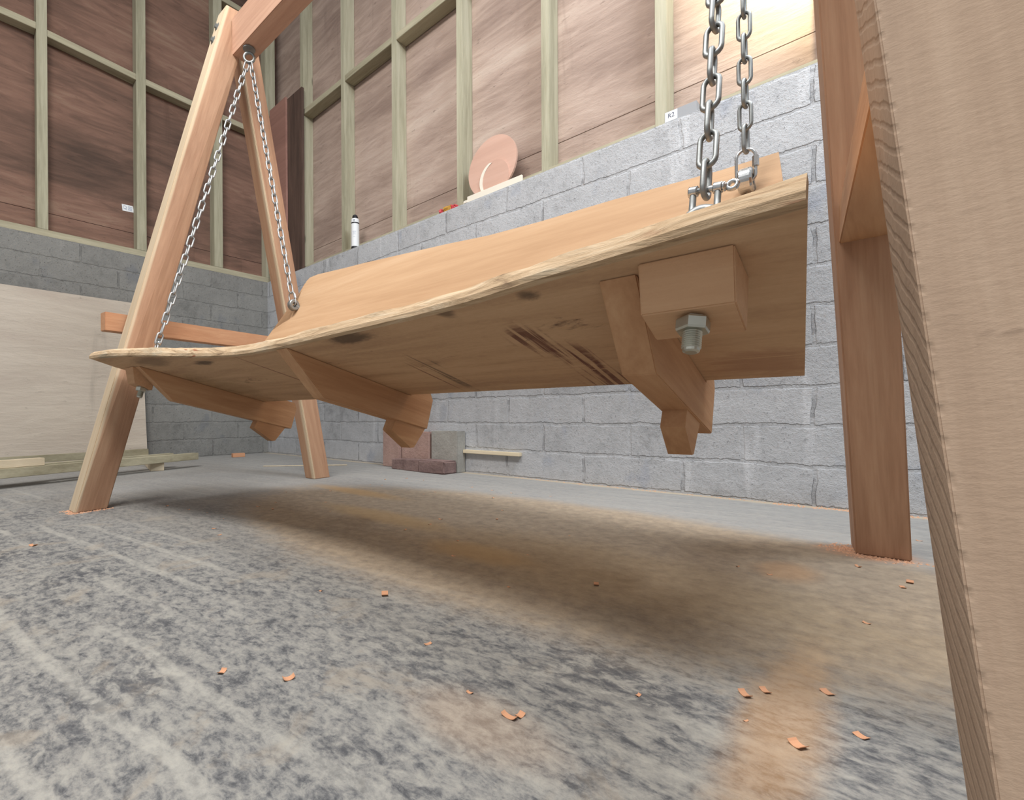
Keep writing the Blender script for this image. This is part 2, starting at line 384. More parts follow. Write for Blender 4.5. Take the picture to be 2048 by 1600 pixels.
def metal(name, col, rough, var=0.15):
    s = NT(name); v = s.coord()
    n = s.noise(v, 60, 4, 0.6)
    c = s.mix(n, tuple(x * (1 - var) for x in col), tuple(min(1, x * (1 + var)) for x in col))
    s.bump(s.noise(v, 240, 3), 0.06, 0.002)
    return s.done(c, s.smooth(n, 0.2, 0.8, rough - 0.06, rough + 0.1), 0.92, 0.5)


M['zinc'] = metal('dull_backlit_galvanised_steel', (0.30, 0.315, 0.315), 0.5)  # darker copy of the steel; the right chains' backlit look is in its colour
M['zinc_lit'] = metal('lit_galvanised_steel', (0.40, 0.41, 0.415), 0.52)  # same steel paler, light on the left chains put into the colour
M['chrome'] = metal('shiny_zinc_plate', (0.55, 0.57, 0.58), 0.24)
M['bolt'] = metal('bright_yellow_zinc_bolt', (0.50, 0.50, 0.44), 0.34)
M['white'] = flat('white_print', (0.74, 0.76, 0.78), 0.45)
M['black'] = flat('black_plastic', (0.025, 0.025, 0.03), 0.4)
M['ink'] = flat('dark_blue_ink', (0.06, 0.07, 0.12), 0.6)
M['ink_soft'] = flat('faded_blue_ink', (0.30, 0.34, 0.46), 0.6)
M['grey_card'] = flat('grey_card', (0.33, 0.34, 0.36), 0.7)
M['redfoil'] = flat('red_wrapper', (0.50, 0.06, 0.07), 0.4)
M['gold'] = flat('ochre_wrapper', (0.50, 0.28, 0.06), 0.4)
M['sheet'] = ply('pale_plywood_sheet', [(0.47, 0.40, 0.34), (0.52, 0.455, 0.385), (0.56, 0.495, 0.42), (0.60, 0.53, 0.45)], 'Y')
M['chip'] = flat('orange_wood_shaving', (0.58, 0.30, 0.17), 0.8)
M['dust'] = flat('pink_sawdust', (0.62, 0.36, 0.23), 0.95)


def stone(name, c1, c2):
    s = NT(name); v = s.coord(rand=5)
    a = s.noise(v, 14, 6, 0.65); b = s.noise(v, 70, 4, 0.7)
    c = s.ramp(s.math('ADD', s.math('MULTIPLY', a, 0.7), s.math('MULTIPLY', b, 0.3)), [(0.35, c1), (0.65, c2)])
    s.bump(b, 0.5, 0.008)
    return s.done(c, 0.9, 0, 0.15)


M['paver'] = stone('grey_green_paver', (0.29, 0.28, 0.255), (0.37, 0.36, 0.33))
M['brick_pink'] = stone('pinkish_brick', (0.33, 0.22, 0.19), (0.44, 0.30, 0.26))
M['brick_dark'] = stone('brown_broken_brick', (0.15, 0.10, 0.095), (0.27, 0.185, 0.17))


# ------------------------------------------------------------------ object helpers
def link(o, parent=None):
    COL.objects.link(o)
    if parent is not None: o.parent = parent
    return o


def worldM(o):
    return worldM(o.parent) @ o.matrix_basis if o.parent else o.matrix_basis.copy()


def thing(name, label, cat, loc=(0, 0, 0), group=None):
    o = bpy.data.objects.new(name, None); o.empty_display_size = 0.05; COL.objects.link(o); o.location = loc
    o.matrix_basis = Matrix.Translation(V(loc))
    o['label'] = label; o['category'] = cat
    if group: o['group'] = group
    return o


def tag(o, label, cat, group=None, kind=None):
    o['label'] = label; o['category'] = cat
    if group: o['group'] = group
    if kind: o['kind'] = kind
    return o


def frame(origin, z=None, x=None):
    z = V(z).normalized() if z is not None else V((0, 0, 1))
    x = V(x) if x is not None else (V((1, 0, 0)) if abs(z.x) < 0.9 else V((0, 1, 0)))
    y = z.cross(x).normalized(); x = y.cross(z).normalized()
    o = V(origin)
    return Matrix(((x.x, y.x, z.x, o.x), (x.y, y.y, z.y, o.y), (x.z, y.z, z.z, o.z), (0, 0, 0, 1)))


def build(name, bm, mat, parent=None, fr=None, bevel=0.0, smooth=False, local=False):
    """bm in world space (or already in the frame's space when local); becomes one mesh object with frame fr."""
    if fr is None: fr = Matrix.Identity(4)
    if not local: bmesh.ops.transform(bm, matrix=fr.inverted(), verts=bm.verts)
    if bevel:
        es_ = [e for e in bm.edges if len(e.link_faces) == 2 and e.calc_face_angle(0) > 0.5]
        bmesh.ops.bevel(bm, geom=es_, offset=bevel, segments=2, affect='EDGES', clamp_overlap=True)
    bmesh.ops.recalc_face_normals(bm, faces=bm.faces)
    me = bpy.data.meshes.new(name); bm.to_mesh(me); bm.free()
    me.materials.append(mat)
    if smooth:
        for p in me.polygons: p.use_smooth = True
    o = bpy.data.objects.new(name, me); link(o, parent)
    o.matrix_basis = (worldM(parent).inverted() @ fr) if parent else fr
    return o


def hexa(bot, top):
    bm = bmesh.new(); b = [bm.verts.new(p) for p in bot]; t = [bm.verts.new(p) for p in top]
    bm.faces.new(b[::-1]); bm.faces.new(t)
    for i in range(4): bm.faces.new((b[i], b[(i + 1) % 4], t[(i + 1) % 4], t[i]))
    return bm


def addhexa(bm, bot, top):
    b = [bm.verts.new(p) for p in bot]; t = [bm.verts.new(p) for p in top]
    bm.faces.new(b[::-1]); bm.faces.new(t)
    for i in range(4): bm.faces.new((b[i], b[(i + 1) % 4], t[(i + 1) % 4], t[i]))


def boxbm(x0, x1, y0, y1, z0, z1):
    return hexa([(x0, y0, z0), (x1, y0, z0), (x1, y1, z0), (x0, y1, z0)], [(x0, y0, z1), (x1, y0, z1), (x1, y1, z1), (x0, y1, z1)])


def prism(poly, z0, z1):
    bm = bmesh.new(); b = [bm.verts.new((p[0], p[1], z0)) for p in poly]; t = [bm.verts.new((p[0], p[1], z1)) for p in poly]
    bm.faces.new(b[::-1]); bm.faces.new(t); n = len(poly)
    for i in range(n): bm.faces.new((b[i], b[(i + 1) % n], t[(i + 1) % n], t[i]))
    return bm


def lathe(prof, seg=24, caps=True):
    bm = bmesh.new(); rings = []
    for r, z in prof: rings.append([bm.verts.new((r * math.cos(2 * PI * i / seg), r * math.sin(2 * PI * i / seg), z)) for i in range(seg)])
    for a, b in zip(rings, rings[1:]):
        for i in range(seg): bm.faces.new((a[i], a[(i + 1) % seg], b[(i + 1) % seg], b[i]))
    if caps: bm.faces.new(rings[0][::-1]); bm.faces.new(rings[-1])
    return bm


def tube(pts, r, seg=10, closed=False, bm=None):
    bm = bm or bmesh.new(); pts = [V(p) for p in pts]; n = len(pts); rings = []
    up = None
    for i in range(n):
        if closed: d = pts[(i + 1) % n] - pts[i - 1]
        else: d = pts[min(i + 1, n - 1)] - pts[max(i - 1, 0)]
        d.normalize()
        if up is None: up = d.orthogonal().normalized()
        up = (up - d * up.dot(d)).normalized(); s = d.cross(up)
        rings.append([bm.verts.new(pts[i] + r * (math.cos(2 * PI * k / seg) * up + math.sin(2 * PI * k / seg) * s)) for k in range(seg)])
    for i in range(n if closed else n - 1):
        a, b = rings[i], rings[(i + 1) % n]
        off = 0
        if closed and i == n - 1:
            off = min(range(seg), key=lambda k: (a[0].co - b[k].co).length)
        for k in range(seg): bm.faces.new((a[k], a[(k + 1) % seg], b[(k + 1 + off) % seg], b[(k + off) % seg]))
    if not closed: bm.faces.new(rings[0][::-1]); bm.faces.new(rings[-1])
    return bm


def stadium(half_len, half_w, n=7):
    """centre line in the XZ plane, long axis Z"""
    pts = []
    s = half_len - half_w
    for i in range(n + 1): a = PI * i / n; pts.append((half_w * math.cos(a), 0, s + half_w * math.sin(a)))
    for i in range(n + 1): a = PI + PI * i / n; pts.append((half_w * math.cos(a), 0, -s + half_w * math.sin(a)))
    return pts


def grid_plane(o, ux, uy, nx, ny):
    bm = bmesh.new(); o, ux, uy = V(o), V(ux), V(uy)
    g = [[bm.verts.new(o + ux * (i / nx) + uy * (j / ny)) for i in range(nx + 1)] for j in range(ny + 1)]
    for j in range(ny):
        for i in range(nx): bm.faces.new((g[j][i], g[j][i + 1], g[j + 1][i + 1], g[j + 1][i]))
    return bm


# ------------------------------------------------------------------ the setting
XW, YW, HB = -4.3017, 2.1522, 1.5843
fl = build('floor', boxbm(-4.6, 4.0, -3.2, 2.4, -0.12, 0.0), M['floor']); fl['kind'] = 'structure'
wl = build('wall_left', boxbm(XW - 0.215, XW, -3.2, YW + 0.215, 0.0, HB), M['blocks_left_shaded']); wl['kind'] = 'structure'
wr = build('wall_right', boxbm(XW, 4.0, YW, YW + 0.215, 0.0, HB), M['blocks_right_lit']); wr['kind'] = 'structure'
ZT = 4.55
# upper framing of the left wall: face of the studs almost flush with the blockwork
SXL = XW - 0.005
up_l = build('sole_plate', boxbm(SXL - 0.095, SXL, -3.2, 2.20, HB, HB + 0.047), M['stud_y'], wl, bevel=0.002)
for y0, y1 in ((-2.96, -2.91), (-2.38, -2.33), (-1.80, -1.75), (-1.22, -1.17), (-0.64, -0.59), (-0.06, 0.0), (0.516, 0.574), (1.105, 1.170), (1.680, 1.752), (2.145, 2.24)):
    build('stud', boxbm(SXL - 0.095, SXL, y0, y1, HB + 0.047, ZT), M['stud'], wl, bevel=0.002, fr=Matrix.Translation((SXL, y0, HB)))
for y0, y1, z0, z1 in ((0.0, 0.516, 2.986, 2.990), (0.574, 1.105, 2.972, 2.942), (1.170, 1.680, 2.935, 2.925), (1.752, 2.145, 2.925, 2.925), (1.752, 2.145, 3.965, 3.965), (-0.59, -0.06, 2.98, 2.98)):
    build('nogging', hexa([(SXL - 0.09, y0, z0), (SXL - 0.004, y0, z0), (SXL - 0.004, y1, z1), (SXL - 0.09, y1, z1)],
                          [(SXL - 0.09, y0, z0 + 0.047), (SXL - 0.004, y0, z0 + 0.047), (SXL - 0.004, y1, z1 + 0.047), (SXL - 0.09, y1, z1 + 0.047)]), M['stud_y'], wl, bevel=0.002)
for z0, z1 in ((HB - 0.03, 1.777), (1.781, ZT)):
    build('plywood_sheet', boxbm(SXL - 0.113, SXL - 0.095, -3.2, 2.33, z0, z1), M['ply_left_shaded'], wl)
# upper framing of the right wall: set back behind a ledge of the blockwork
SYR = YW + 0.055
build('sole_plate', boxbm(XW, 4.0, SYR, SYR + 0.095, HB, HB + 0.045), M['stud_x'], wr, bevel=0.002)
for x0, w in ((-3.797, 0.048), (-3.190, 0.048), (-2.583, 0.048), (-1.976, 0.048), (-1.374, 0.046), (-0.786, 0.05), (-0.19, 0.048), (0.41, 0.048), (1.01, 0.048), (1.61, 0.048)):
    build('stud', boxbm(x0, x0 + w, SYR - 0.0015, SYR + 0.0948, HB, ZT), M['stud'], wr, bevel=0.002, fr=Matrix.Translation((x0, SYR, HB)))
for x0, x1, z in ((-3.749, -3.190, 2.935), (-3.142, -2.583, 2.938), (-2.535, -1.976, 2.935), (-1.928, -1.374, 2.95), (-1.328, -0.786, 2.95)):
    build('nogging', boxbm(x0, x1, SYR + 0.002, SYR + 0.09, z, z + 0.048), M['stud_x'], wr, bevel=0.002)
for z0, z1 in ((HB - 0.02, 1.790), (1.794, ZT)):
    build('plywood_sheet', boxbm(XW - 0.1, 4.0, SYR + 0.095, SYR + 0.113, z0, z1), M['ply_right_lit'], wr)

# ------------------------------------------------------------------ swing frame
ES = V((-0.99979, -0.02034, 0)).normalized()      # along the swing, towards its left end
sf = thing('swing_stand', 'red timber A-frame stand of the garden swing, four splayed posts under a ridge beam', 'swing stand', (-1.1, 0.92, 0))


def post(name, A0, A1, B0, B1, wx, mat, parent, ztop, bev=0.003):
    """A, B: the two corners of the visible +X (or front) face at floor and at 2.16 m; wx: vector to the other side"""
    A0, A1, B0, B1 = V(A0), V(A1), V(B0), V(B1); k = ztop / 2.16
    at, bt = A0.lerp(A1, k), B0.lerp(B1, k); wx = V(wx)
    bot = [A0, B0, B0 + wx, A0 + wx]; top = [at, bt, bt + wx, at + wx]
    ax = (at + bt - A0 - B0)
    return build(name, hexa(bot, top), mat, parent, frame(A0, ax, wx), bevel=bev)


WL = ES * 0.088
lf = post('leg', (-2.0937, 0.3427, 0), (-2.2096, 0.9141, 2.16), (-2.115, 0.4437, 0), (-2.2033, 1.0235, 2.16), WL, M['post_sap'], sf, 2.19)
lb = post('leg', (-2.265, 1.3872, 0), (-2.2919, 0.9981, 2.16), (-2.276, 1.490, 0), (-2.2904, 1.0985, 2.16), WL, M['post_stripe'], sf, 2.15)
rb = post('leg', (-0.0691, 1.483, 0), (-0.1448, 0.9214, 2.16), (0.0274, 1.484, 0), (-0.0485, 0.9224, 2.16), V((-0.014, 0.098, 0)), M['post'], sf, 2.15)
rf = post('leg', (0.0505, 0.338, 0), (-0.1535, 0.8996, 2.16), (0.0413, 0.438, 0), (-0.1628, 0.9996, 2.16), V((0.096, 0.004, 0)), M['post_sawn'], sf, 2.16, 0.0012)
b0 = V((-2.201, 0.940, 1.962)); bl = -ES * 2.03; bw = V((-ES.y, ES.x, 0)); bw = bw if bw.y > 0 else -bw; bw = bw * 0.082; bh = V((0, 0, 0.168))
build('beam', hexa([b0, b0 + bl, b0 + bl + bw, b0 + bw], [b0 + bh, b0 + bl + bh, b0 + bl + bw + bh, b0 + bw + bh]), M['beam'], sf, frame(b0, None, ES), bevel=0.003)
# cross braces tying the posts of each A together
c0, c1 = V((-2.232, 0.465, 0.667)), V((-2.352, 1.36, 0.667))
t_ = V((-0.045, -0.006, 0)); h_ = V((0, 0, 0.072))
build('brace', hexa([c0, c0 + t_, c1 + t_, c1], [c0 + h_, c0 + t_ + h_, c1 + t_ + h_, c1 + h_]), M['brace'], sf, frame(c0, None, (1, 0, 0)), bevel=0.002)
c0, c1 = V((0.004, 0.53, 0.69)), V((-0.097, 1.398, 0.69))
t_ = V((0.088, 0.008, 0)); h_ = V((0, 0, 0.075))
build('brace', hexa([c0, c1, c1 + t_, c0 + t_], [c0 + h_, c1 + h_, c1 + t_ + h_, c0 + t_ + h_]), M['bearer'], sf, frame(c0, None, (1, 0, 0)), bevel=0.002)
# two hex bolts through the top of the left front post
for z in (2.095, 2.022):
    k = z / 2.16
    p = V((-2.0937, 0.3427, 0)).lerp(V((-2.2096, 0.9141, 2.16)), k) + ES * 0.045
    n = V((0, -0.967, 0.256))
    bm = lathe([(0.0001, -0.012), (0.019, -0.012), (0.019, 0.0025), (0.011, 0.0025), (0.011, 0.010), (0.0001, 0.0105)], 6, False)
    build('bolt', bm, M['zinc'], sf, frame(p, n), local=True, bevel=0.0008)
EYES = [V((-2.10, 0.972, 1.90)), V((-0.205, 1.005, 1.90))]
for e in EYES:
    bm = tube([(0.021 * math.cos(a), 0, 0.021 * math.sin(a)) for a in [2 * PI * i / 24 for i in range(24)]], 0.006, 10, True)
    r = build('eye_bolt', bm, M['zinc'], sf, frame(e + V((0, 0, 0.021)), (0, 0, 1), (0.6, 0.8, 0)), local=True, smooth=True)
    bm = lathe([(0.0001, 0.0), (0.026, 0.0), (0.026, 0.004), (0.009, 0.004), (0.009, 0.02)], 24)
    build('washer', bm, M['zinc'], r, frame(e + V((0, 0, 0.055)), (0, 0, 1)), local=True)

# ------------------------------------------------------------------ bench
BR = V((-0.10662, 0.955, 0.39238))
EX = V((-0.99979, -0.02034, 0.0)); EY = V((0.019658, -0.966435, 0.256158)); EZ = V((-0.005209, 0.256105, 0.966635))
FB = Matrix(((EX.x, EY.x, EZ.x, BR.x), (EX.y, EY.y, EZ.y, BR.y), (EX.z, EY.z, EZ.z, BR.z), (0, 0, 0, 1)))


def bw_(s_, d_, n_): return FB @ V((s_, d_, n_))


bench = thing('swing_bench', 'live-edge timber swing bench hanging on chains, tilted back, seen from below', 'bench', tuple(bw_(0.97, 0.2, -0.15)))
edge = [(-0.0422, .4663), (-0.0007, .4627), (.0423, .4579), (.0919, .4523), (.1496, .4467), (.2184, .439), (.3029, .4273), (.3733, .418), (.5011, .4097),
        (.6081, .4063), (.7769, .4008), (.9536, .3928), (1.1032, .3917), (1.19, .3985), (1.2669, .4107), (1.35, .4295), (1.4384, .4539), (1.5413, .4845), (1.6766, .5184), (1.76, .5345), (1.8454, .5467), (1.9447, .5563)]


def resample(pl, step):
    out = []
    for (x0, y0), (x1, y1) in zip(pl, pl[1:]):
        n = max(1, int(abs(x1 - x0) / step))
        for i in range(n): out.append((x0 + (x1 - x0) * i / n, y0 + (y1 - y0) * i / n))
    return out + [pl[-1]]


ed2 = resample(edge, 0.02)
TH = 0.028
INS = 0.012
inner = [(x, y - INS) for x, y in ed2]
poly = [(0.0004, 0.0)] + [(inner[0][0], inner[0][1])] + inner[1:] + [(1.9735, 0.47), (1.966, 0.30), (1.958, 0.0)]
bm = prism(poly[::-1], 0, TH)
bmesh.ops.triangulate(bm, faces=[f for f in bm.faces if len(f.verts) > 4])
seat = build('seat', bm, M['seat'], bench, FB, local=True)
# pale sapwood edge with a bulging wandering face
bm = bmesh.new(); prev = None
for i, (x, y) in enumerate(ed2):
    n1 = noise.noise(V((x * 9, 1.3, 0))) * 0.0045; n2 = noise.noise(V((x * 14, 7.7, 0))) * 0.004
    n3 = noise.noise(V((x * 40, 3.1, 0))) * 0.0016
    tw = min(1.0, max(0.0, (x - 0.9) / 0.6))
    prof = [(y - INS, 0.0), (y, 0.0 + abs(n3)), (y + 0.002 + n1 * 0.6, 0.008), (y - 0.001 + n1, 0.019), (y - 0.005 - 0.004 * tw + n2, TH + n3), (y - INS - 0.004, TH + 0.0003)]
    ring = [bm.verts.new((x, a, b)) for a, b in prof]
    if prev:
        m_ = len(ring)
        for k in range(m_): bm.faces.new((prev[k], ring[k], ring[(k + 1) % m_], prev[(k + 1) % m_]))
    else: bm.faces.new(ring)
    prev = ring
bm.faces.new(prev[::-1])
le = build('live_edge', bm, M['live'], seat, FB, local=True)
le['label'] = 'pale wavy sapwood edge'

# three bearers under the seat: (right s front/back, left s front/back, d front, d chamfer, n bottom, d back)
PR = M['bearer']
for (sf0, sb0, sf1, sb1, df, dc, db, ft0, ft1) in ((0.1235, 0.150, 0.170, 0.197, 0.405, 0.292, -0.085, 0.100, 0.035), (0.937, 0.915, 0.985, 0.963, 0.386, 0.261, -0.092, 0.028, -0.055), (1.792, 1.750, 1.838, 1.796, 0.446, 0.316, -0.136, 0.008, -0.080)):
    def sx(d, left):
        a, b = (sf1, sb1) if left else (sf0, sb0)
        t = (df - d) / (df - db); return a + (b - a) * t
    prof = [(df, -0.0005), (dc, -0.086), (db, -0.079), (db - 0.003, 0.010), (db + 0.012, 0.030), (-0.006, 0.030), (-0.006, -0.0005)]
    bm = bmesh.new()
    R = [bm.verts.new((sx(d, False), d, n)) for d, n in prof]; L_ = [bm.verts.new((sx(d, True), d, n)) for d, n in prof]
    k = len(prof)
    for i in range(k): bm.faces.new((R[i], R[(i + 1) % k], L_[(i + 1) % k], L_[i]))
    bm.faces.new(R); bm.faces.new(L_[::-1])
    bmesh.ops.recalc_face_normals(bm, faces=bm.faces)
    bm.normal_update()
    be = build('bearer', bm, PR, bench, FB, local=True, bevel=0.0015)
    # lower end of the back upright, chamfered, showing under the bearer, and its run up behind the backrest
    w0 = 0.004
    prof = [(ft0, -0.079), (ft0 + 0.006, -0.112), (ft1 + 0.01, -0.146), (ft1 - 0.002, -0.142), (ft1 - 0.032, -0.079)]
    bm = bmesh.new()
    R = [bm.verts.new((sx(d, False) + w0, d, n)) for d, n in prof]; L_ = [bm.verts.new((sx(d, True) - w0, d, n)) for d, n in prof]
    k = len(prof)
    for i in range(k): bm.faces.new((R[i], R[(i + 1) % k], L_[(i + 1) % k], L_[i]))
    bm.faces.new(R); bm.faces.new(L_[::-1])
    build('upright_foot', bm, PR, be, FB, local=True, bevel=0.0012)

# bolt blocks screwed outside the end bearers, with the big bolts of the front chains
BOLTS = []
for s0, s1, d0, d1, bs, bd in ((0.019, 0.115, 0.424, 0.350, 0.063, 0.386), (1.838, 1.925, 0.452, 0.378, 1.862, 0.40)):
    bm = hexa([(s0, d0 - 0.021, -0.0545), (s1, d0 - 0.0225, -0.0535), (s1, d1 - 0.004, -0.062), (s0, d1 - 0.004, -0.063)],
              [(s0, d0, -0.0005), (s1, d0, -0.0005), (s1, d1, -0.0005), (s0, d1, -0.0005)])
    bmesh.ops.recalc_face_normals(bm, faces=bm.faces)
    bk = build('bolt_block', bm, M['block'], bench, FB, local=True, bevel=0.0015)
    bm = lathe([(0.0125, 0.0), (0.0125, -0.001), (0.0165, -0.002), (0.0175, -0.004), (0.0175, -0.014), (0.0165, -0.0165), (0.0105, -0.017)], 6)
    nut = build('nut', bm, M['bolt'], bk, FB @ Matrix.Translation((bs, bd, -0.0575)) @ Matrix.Rotation(math.radians(30), 4, 'Z'), local=True, bevel=0.0008)
    pts = []
    prof = []
    z = 0.0
    for i in range(9):
        prof += [(0.0100, -0.0025 * i), (0.0088, -0.0025 * i - 0.00125)]
    prof += [(0.0085, -0.024), (0.006, -0.0255)]
    bm = lathe(prof, 20)
    build('bolt', bm, M['bolt'], bk, FB @ Matrix.Translation((bs, bd, -0.072)), local=True)
    # eye of the same bolt above the seat
    bm = tube([(0.017 * math.cos(a), 0, 0.017 * math.sin(a) + 0.03) for a in [2 * PI * i / 24 for i in range(24)]], 0.0065, 10, True)
    tube([(0, 0, 0.001), (0, 0, 0.012)], 0.012, 14, False, bm)
    build('eye_bolt', bm, M['zinc'], bk, FB @ Matrix.Translation((bs, bd, TH)), local=True, smooth=True)
    BOLTS.append((bs, bd))

# backrest board, reclined
P0 = V((-0.95, 1.03, 0.83)); rc = math.radians(28)
HN = V((0.02034, -0.99979, 0))
EB = -HN * math.sin(rc) + V((0, 0, 1)) * math.cos(rc)
FN = EB.cross(EX)
if FN.y > 0: FN = -FN
# local x = EX (to the left), local y = EB (up the board), local z = -? right handed: x cross y
EN = EX.cross(EB)
FR = Matrix(((EX.x, EB.x, EN.x, P0.x), (EX.y, EB.y, EN.y, P0.y), (EX.z, EB.z, EN.z, P0.z), (0, 0, 0, 1)))
FS = 1.0 if EN.dot(FN) > 0 else -1.0         # sign of local z that faces the front
topl = [(-0.798, -0.036), (-0.708, -0.038), (-0.643, -0.035), (-0.49, -0.027), (-0.304, -0.024), (-0.143, -0.015), (0.008, 0.004), (0.214, 0.025), (0.421, 0.046), (0.54, 0.055), (0.73, 0.073), (0.785, 0.070)]
outl = topl + [(0.798, 0.055), (0.797, 0.01), (0.772, -0.138), (0.815, -0.150), (0.872, -0.174), (0.900, -0.25), (0.905, -0.452), (-0.845, -0.452), (-0.808, -0.11)]
z0, z1 = sorted((0.0, -FS * 0.03))
bm = prism(outl, z0, z1)
bmesh.ops.triangulate(bm, faces=[f for f in bm.faces if len(f.verts) > 4])
backrest = build('backrest', bm, M['backrest'], bench, FR, local=True)
z0, z1 = sorted((-FS * 0.004, -FS * 0.062))
RINGS = []
for a0, a1, q0, q1, ra, rb_, vis in ((0.735, 0.832, -0.138, 0.05, 0.752, -0.090, 1), (-0.79, -0.70, -0.19, -0.05, -0.757, -0.112, 0)):
    poly = [(a0, q0), (a1, q0 + 0.004), (a1 - (0.02 if vis else 0), q1), (a0, q1)]
    if not vis: zz0, zz1 = sorted((-FS * 0.0305, -FS * 0.08))
    else: zz0, zz1 = z0, z1
    bb = build('chain_block', prism(poly, zz0, zz1), M['block'], bench, FR, local=True, bevel=0.0015)
    # thick eye nut standing on the board, its hole facing sideways
    bm = lathe([(0.010, -0.011), (0.0185, -0.011), (0.0215, -0.008), (0.0215, 0.008), (0.0185, 0.011), (0.010, 0.011), (0.010, -0.011)], 28, False)
    cpos = FR @ V((ra, rb_, FS * 0.020))
    build('eye_nut', bm, M['zinc'] if vis else M['chrome'], bb, frame(cpos, EX, FN), local=True, bevel=0.0008)
    build('stem', lathe([(0.0125, -0.0205), (0.0115, -0.006)], 20), M['zinc'], bb, frame(cpos, FN), local=True)
    RINGS.append(cpos)

# ------------------------------------------------------------------ chains
PITCH, WIRE, HW = 0.0412, 0.0033, 0.0093
link_bm = tube(stadium(PITCH / 2 + WIRE, HW), WIRE, 10, True)
link_me = None


def chain(label, top, bottom, mat, front, side):
    global link_me
    top, bottom = V(top), V(bottom)
    c = thing('swing_chain', label, 'chain', tuple(bottom), 'chains of the swing')
    d = (top - bottom); L = d.length; d.normalize()
    n = int(round(L / PITCH)); p = L / n
    x0 = (V((1, 0, 0)) - d * d.x).normalized(); y0 = d.cross(x0)
    for i in range(n):
        ang = (PI / 2 if i % 2 == 0 else 0.0) + random.uniform(-0.16, 0.16)
        x = x0 * math.cos(ang) + y0 * math.sin(ang)
        f = frame(bottom + d * (p * (i + 0.5)), d, x)
        if link_me is None:
            o = build('link', link_bm, mat, c, f, local=True, smooth=True); link_me = o
        else:
            o = link_me.copy(); o.data = link_me.data; COL.objects.link(o); o.parent = c
            o.matrix_basis = worldM(c).inverted() @ f
        if o.material_slots: o.material_slots[0].link = 'OBJECT'; o.material_slots[0].material = mat
    return c


def shackle(parent, pin, mat):
    """bow shackle: pin along the seat, bow reaching down to the eye of the seat bolt"""
    fr = frame(pin, EZ, -EX) @ Matrix.Scale(0.82, 4)
    pts = [(-0.016, 0, 0.0)] + [(-0.016, 0, -0.045)] + [(0.016 * math.cos(PI + PI * i / 10), 0, -0.050 + 0.016 * math.sin(PI + PI * i / 10)) for i in range(11)] + [(0.016, 0, -0.045), (0.016, 0, 0.0)]
    sh = build('shackle', tube(pts, 0.0045, 12), mat, parent, fr, local=True, smooth=True)
    bm = bmesh.new()
    tube([(-0.022, 0, 0), (0.028, 0, 0)], 0.0046, 12, False, bm)
    for x in (-0.0165, 0.0165):
        tube([(x - 0.0055, 0, 0), (x - 0.004, 0, 0), (x + 0.004, 0, 0), (x + 0.0055, 0, 0)], 0.0078, 16, False, bm)
    tube([(0.022, 0, 0), (0.0255, 0, 0)], 0.0068, 14, False, bm)
    tube([(0.0345 + 0.0062 * math.cos(a), 0.0, 0.0062 * math.sin(a)) for a in [2 * PI * i / 18 for i in range(18)]], 0.0034, 8, True, bm)
    build('pin', bm, M['chrome'], sh, frame(pin, EZ, -EX) @ Matrix.Scale(0.80, 4) @ Matrix.Rotation(math.radians(7), 4, 'Y'), local=True, smooth=True)


def quick_link(parent, ring, mat, up):
    fr = frame(ring + V(up) * 0.026, up, (1, 0.25, 0))
    pts = stadium(0.030, 0.0145, 8)
    ql = build('quick_link', tube(pts, 0.0026, 10, True), mat, parent, fr, local=True, smooth=True)
    bm = lathe([(0.0027, -0.009), (0.0052, -0.009), (0.0052, 0.009), (0.0027, 0.009)], 6)
    bmesh.ops.translate(bm, vec=(0.0145, 0, 0.006), verts=bm.verts)
    build('sleeve_nut', bm, mat, ql, fr, local=True)


pinR = bw_(0.061, 0.383, 0.103); pinL = bw_(1.846, 0.397, 0.108)
e0, e1 = EYES
c = chain('thick grey chain nearest the camera, ending in a bow shackle at the seat front', e1 + V((0.004, -0.004, -0.004)), pinR + EZ * -0.006, M['zinc'], True, 1)
shackle(c, pinR, M['zinc'])
upv = (e1 - RINGS[1]).normalized()
c = chain('right-hand rear chain ending in an oval quick link at the backrest', e1 + V((-0.004, 0.006, -0.004)), RINGS[1] + upv * 0.0545, M['zinc'], False, 1)
quick_link(c, RINGS[1], M['chrome'], upv)
c = chain('silver chain at the left front, running down beside the far front post', e0 + V((-0.004, -0.006, -0.004)), pinL + EZ * -0.006, M['zinc_lit'], True, 0)
shackle(c, pinL, M['zinc_lit'])
upv = (e0 - RINGS[0]).normalized()
c = chain('silver chain at the left rear, hanging in front of the far back post', e0 + V((0.004, 0.006, -0.004)), RINGS[0] + upv * 0.0545, M['zinc_lit'], False, 0)
quick_link(c, RINGS[0], M['zinc_lit'], upv)

# ------------------------------------------------------------------ things along the left wall
bm = hexa([(XW + 0.078, -1.3, 0.0), (XW + 0.096, -1.3, 0.0), (XW + 0.096, 1.140, 0.0), (XW + 0.078, 1.140, 0.0)],
          [(XW + 0.012, -1.3, 1.205), (XW + 0.030, -1.3, 1.205), (XW + 0.030, 1.116, 1.205), (XW + 0.012, 1.116, 1.205)])
sheet = build('plywood_sheet', bm, M['sheet'], None, Matrix.Translation((XW + 0.08, 0, 0.05)))
tag(sheet, 'large pale plywood sheet leaning upright against the left block wall', 'plywood sheet')


def batten(name, label, p0, p1, w, h, mat, cat='timber', group=None, z1=None):
    p0, p1 = V(p0), V(p1); d = (p1 - p0); s = V((d.y, -d.x, 0)).normalized() * w
    up = V((0, 0, h))
    bm = hexa([p0, p1, p1 + s, p0 + s], [p0 + up, p1 + up, p1 + s + up, p0 + s + up])
    o = build(name, bm, mat, None, frame(p0, None, (1, 0, 0)), bevel=0.002)
    return tag(o, label, cat, group)


BG = 'timber battens on the floor by the left wall'
